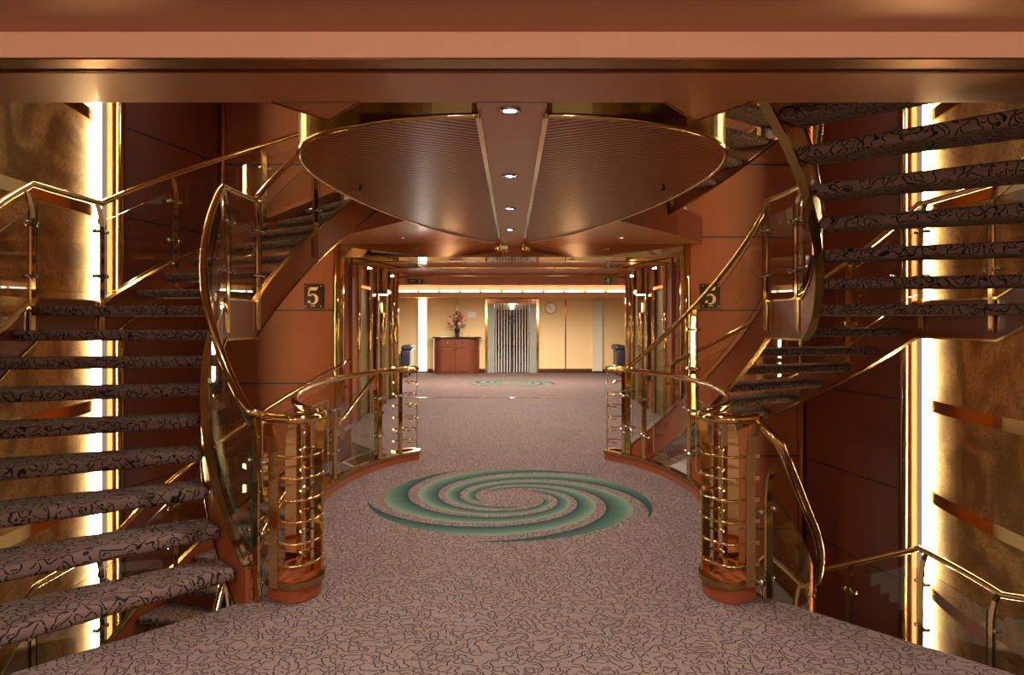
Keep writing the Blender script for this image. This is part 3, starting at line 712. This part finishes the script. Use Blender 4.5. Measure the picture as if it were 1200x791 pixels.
# ------------------------------------------------------------------ signs
def text(body, size, loc, mat, parent, name, ext=.003, font=None):
    cu = bpy.data.curves.new(name, 'FONT'); cu.body = body; cu.size = size; cu.extrude = ext; cu.align_x = 'CENTER'; cu.align_y = 'CENTER'
    cu.materials.append(M[mat]); o = bpy.data.objects.new(name, cu); col.objects.link(o)
    o.parent = parent; p = parent; off = [0,0,0]
    while p: off = [off[i]+p.location[i] for i in range(3)]; p = p.parent
    o.location = (0, 0, 0); o.rotation_euler = (0, 0, 0)
    bpy.context.view_layer.update()
    me = bpy.data.meshes.new_from_object(o.evaluated_get(bpy.context.evaluated_depsgraph_get()))
    bpy.data.objects.remove(o)
    o = bpy.data.objects.new(name, me); col.objects.link(o); o.parent = parent
    o.location = tuple(loc[i]-off[i] for i in range(3)); o.rotation_euler = (pi/2, 0, 0)
    return o
for s, n in ((-1, 'left'), (1, 'right')):
    x = s*2.945; z = 1.955
    r = thing('deck_sign', f'dark square sign with a pale 5 on the {n} copper wall', 'sign', (x, 10.39, z-.18), 'deck number signs')
    MB().box(x-.14, x+.14, 10.372, 10.384, z-.18, z+.18).build('plate', 'plate', r, .004)
    for a in (-.115, .115):
        for b in (-.15, .15): MB().cyl((x+a, 10.364, z+b), (x+a, 10.40, z+b), .011, 10).build('stud', 'chrome', r)
    # serif 5 drawn as a swept stroke of changing width, with flag, stem and bowl
    mb = MB()
    def poly(pts):
        mb.add([(x+a, 10.362, z+b) for a, b in pts]+[(x+a, 10.371, z+b) for a, b in pts], [list(range(len(pts)))]+[list(range(2*len(pts)-1, len(pts)-1, -1))]+[(i, (i+1)%len(pts), len(pts)+(i+1)%len(pts), len(pts)+i) for i in range(len(pts))])
    poly([(-.062,.13),(.058,.13),(.074,.137),(.052,.085),(-.062,.085)])
    poly([(-.062,.13),(-.048,.13),(-.064,.005),(-.078,.005)])
    outer = []; inner = []
    for k in range(19):
        a = R(140-255*k/18-0)
        ro = (.080, .080); ri = (.050 if k > 3 else .066, .058 if k < 14 else .066)
        outer.append((-.005+.080*cos(a), -.045+.078*sin(a))); inner.append((-.015+.046*cos(a), -.045+.062*sin(a)))
    for k in range(18): poly([outer[k], outer[k+1], inner[k+1], inner[k]])
    for k in range(10):
        a0, a1 = 2*pi*k/10, 2*pi*(k+1)/10; poly([(-.060,-.085), (-.060+.020*cos(a0), -.085+.020*sin(a0)), (-.060+.020*cos(a1), -.085+.020*sin(a1))])
    mb.build('numeral', 'gold5', r)
    text('DECK', .028, (x, 10.370, z-.148), 'gold5', r, 'lettering', .001)
# green exit sign on beam
r = thing('exit_sign', 'small dark green exit sign on the pink beam at left', 'sign', (-2.0, 14.47, 2.36))
MB().box(-2.16, -1.84, 14.455, 14.475, 2.352, 2.445).build('plate', 'signg', r)
text('EXIT', .062, (-2.05, 14.452, 2.398), 'gold5', r, 'lettering', .001)
MB().box(-1.925, -1.885, 14.45, 14.455, 2.362, 2.435).build('pictogram', 'gold5', r)
r = thing('safety_sign', 'teal and white safety sign hanging below the beam at right', 'sign', (1.99, 14.47, 2.36))
MB().box(1.91, 2.07, 14.455, 14.475, 2.342, 2.475).build('plate', 'signt', r)
MB().box(1.965, 2.01, 14.45, 14.456, 2.36, 2.46).build('pictogram', 'white', r); MB().ball((1.94, 14.452, 2.41), .014, 6, (1,.3,1)).build('mark', 'white', r)

# ------------------------------------------------------------------ downlights
def downlight(x, y, z, rad, lab, energy, group=None, mat='lamp', cone=125, colr=(1,.90,.78)):
    d = thing('downlight', lab, 'downlight', (x, y, z), group)
    rs = [[(x+r_*cos(t*pi/10), y+r_*sin(t*pi/10), z+h) for t in range(20)] for r_, h in ((rad*1.45, 0), (rad*1.4, -.008), (rad*1.05, -.010), (rad, .0))]
    MB().rings(rs, False, False, True).build('bezel', 'chrome', d)
    MB().cyl((x, y, z-.004), (x, y, z-.001), rad*.8, 16).build('lamp', mat, d)
    if energy:
        l = bpy.data.lights.new('beam', 'SPOT'); l.energy = energy; l.spot_size = R(cone); l.spot_blend = .6; l.shadow_soft_size = .05; l.color = colr
        lo = bpy.data.objects.new('beam', l); col.objects.link(lo); lo.parent = d; lo.location = (0, 0, -.03)
ords = ['first and nearest', 'second', 'third', 'fourth', 'fifth and farthest']
for i, y in enumerate((3.67, 5.34, 6.89, 8.51)):
    downlight(-.003*y, y, ZS, .042, f'{ords[i]} downlight in the strip between the canopies', 130)
r = thing('spotlight', 'small swivelling spotlight at the far end of the ceiling strip', 'spotlight', (-.12, 10.2, ZS))
MB().cyl((-.12,10.2,ZS),(-.12,10.2,ZS-.10), .012, 8).build('stem', 'brass', r); MB().cyl((-.16,10.2,ZS-.03),(-.08,10.12,ZS-.05), .03, 12).build('head', 'white', r)
# lobby downlights
for i, (x, y) in enumerate(((-.95, 11.1), (.95, 11.1), (-.75, 13.7), (.75, 13.7))):
    downlight(x, y, 2.56, .035, f'downlight in the lobby ceiling, {"left" if x < 0 else "right"} {"near" if y < 12 else "far"} one', 150)
for i, x in enumerate((-2.35, -1.0, .3, 1.7)):
    downlight(x, 17.6, 2.62, .04, f'lounge ceiling downlight, {["leftmost of the row","second from the left","third from the left","rightmost of the row"][i]}', 330, cone=172)
for i, (x, y) in enumerate(((-1.5, 9.6), (1.5, 9.6))):
    downlight(x, y, ZS+.03, .03, f'downlight before the portal beam on the {"left" if x < 0 else "right"}', 50)
# unseen lamp rows added over and behind the viewer for general light
for x in (-2.6, -.9, .9, 2.6):
    for y in (-1.2, 1.0):
        downlight(x, y, 2.757, .05, f'added fill downlight over the viewer, {"near" if y > 0 else "rear"} row, {"outer" if abs(x) > 2 else "inner"} {"left" if x < 0 else "right"}', 160)
for s in (-1, 1):  # unseen globe lamps added to light the beam face from behind the viewer
    r = thing('fill_globe_lamp', f'frosted fill globe added on the wall behind the viewer, {"left" if s < 0 else "right"} one', 'lamp', (s*2.2, -4.3, 1.9))
    MB().ball((s*2.2, -4.2, 2.0), .14, 10).build('globe', 'candle', r); MB().cyl((s*2.2, -4.5, 2.0), (s*2.2, -4.3, 2.0), .05, 12).build('bracket', 'brass', r)
    pl = bpy.data.lights.new('glow', 'POINT'); pl.energy = 170; pl.color = (1, .86, .70); pl.shadow_soft_size = .3
    po = bpy.data.objects.new('glow', pl); col.objects.link(po); po.location = (s*2.2, -3.8, 2.0)
# unseen lamps added high in the stairwell shaft as general fill
for s in (-1, 1):
    for y in (3.4, 7.6):
        downlight(s*3.3, y, ZT, .07, f'added shaft fill downlight over the {"left" if s < 0 else "right"} stairs, {"near" if y < 5 else "far"} one', 70)

# ------------------------------------------------------------------ world, camera
w = bpy.data.worlds.new('world'); sc.world = w; w.use_nodes = True
bg = w.node_tree.nodes['Background']; bg.inputs[0].default_value = (1, .72, .5, 1); bg.inputs[1].default_value = .25
cam = bpy.data.cameras.new('camera'); co = bpy.data.objects.new('camera', cam); col.objects.link(co)
co.location = (0, 0, 1.6); co.rotation_euler = (pi/2, 0, 0)
cam.sensor_width = 36; cam.lens = 820/1200*36; cam.shift_y = -20.5/1200; cam.clip_start = .05
sc.camera = co
sc.view_settings.view_transform = 'Standard'; sc.view_settings.look = 'None'; sc.view_settings.gamma = 1; sc.view_settings.use_curve_mapping = False
sc.view_settings.exposure = .42
sc.cycles.max_bounces = 10; sc.cycles.transparent_max_bounces = 24; sc.cycles.glossy_bounces = 5; sc.cycles.diffuse_bounces = 4
sc.cycles.sample_clamp_indirect = 6
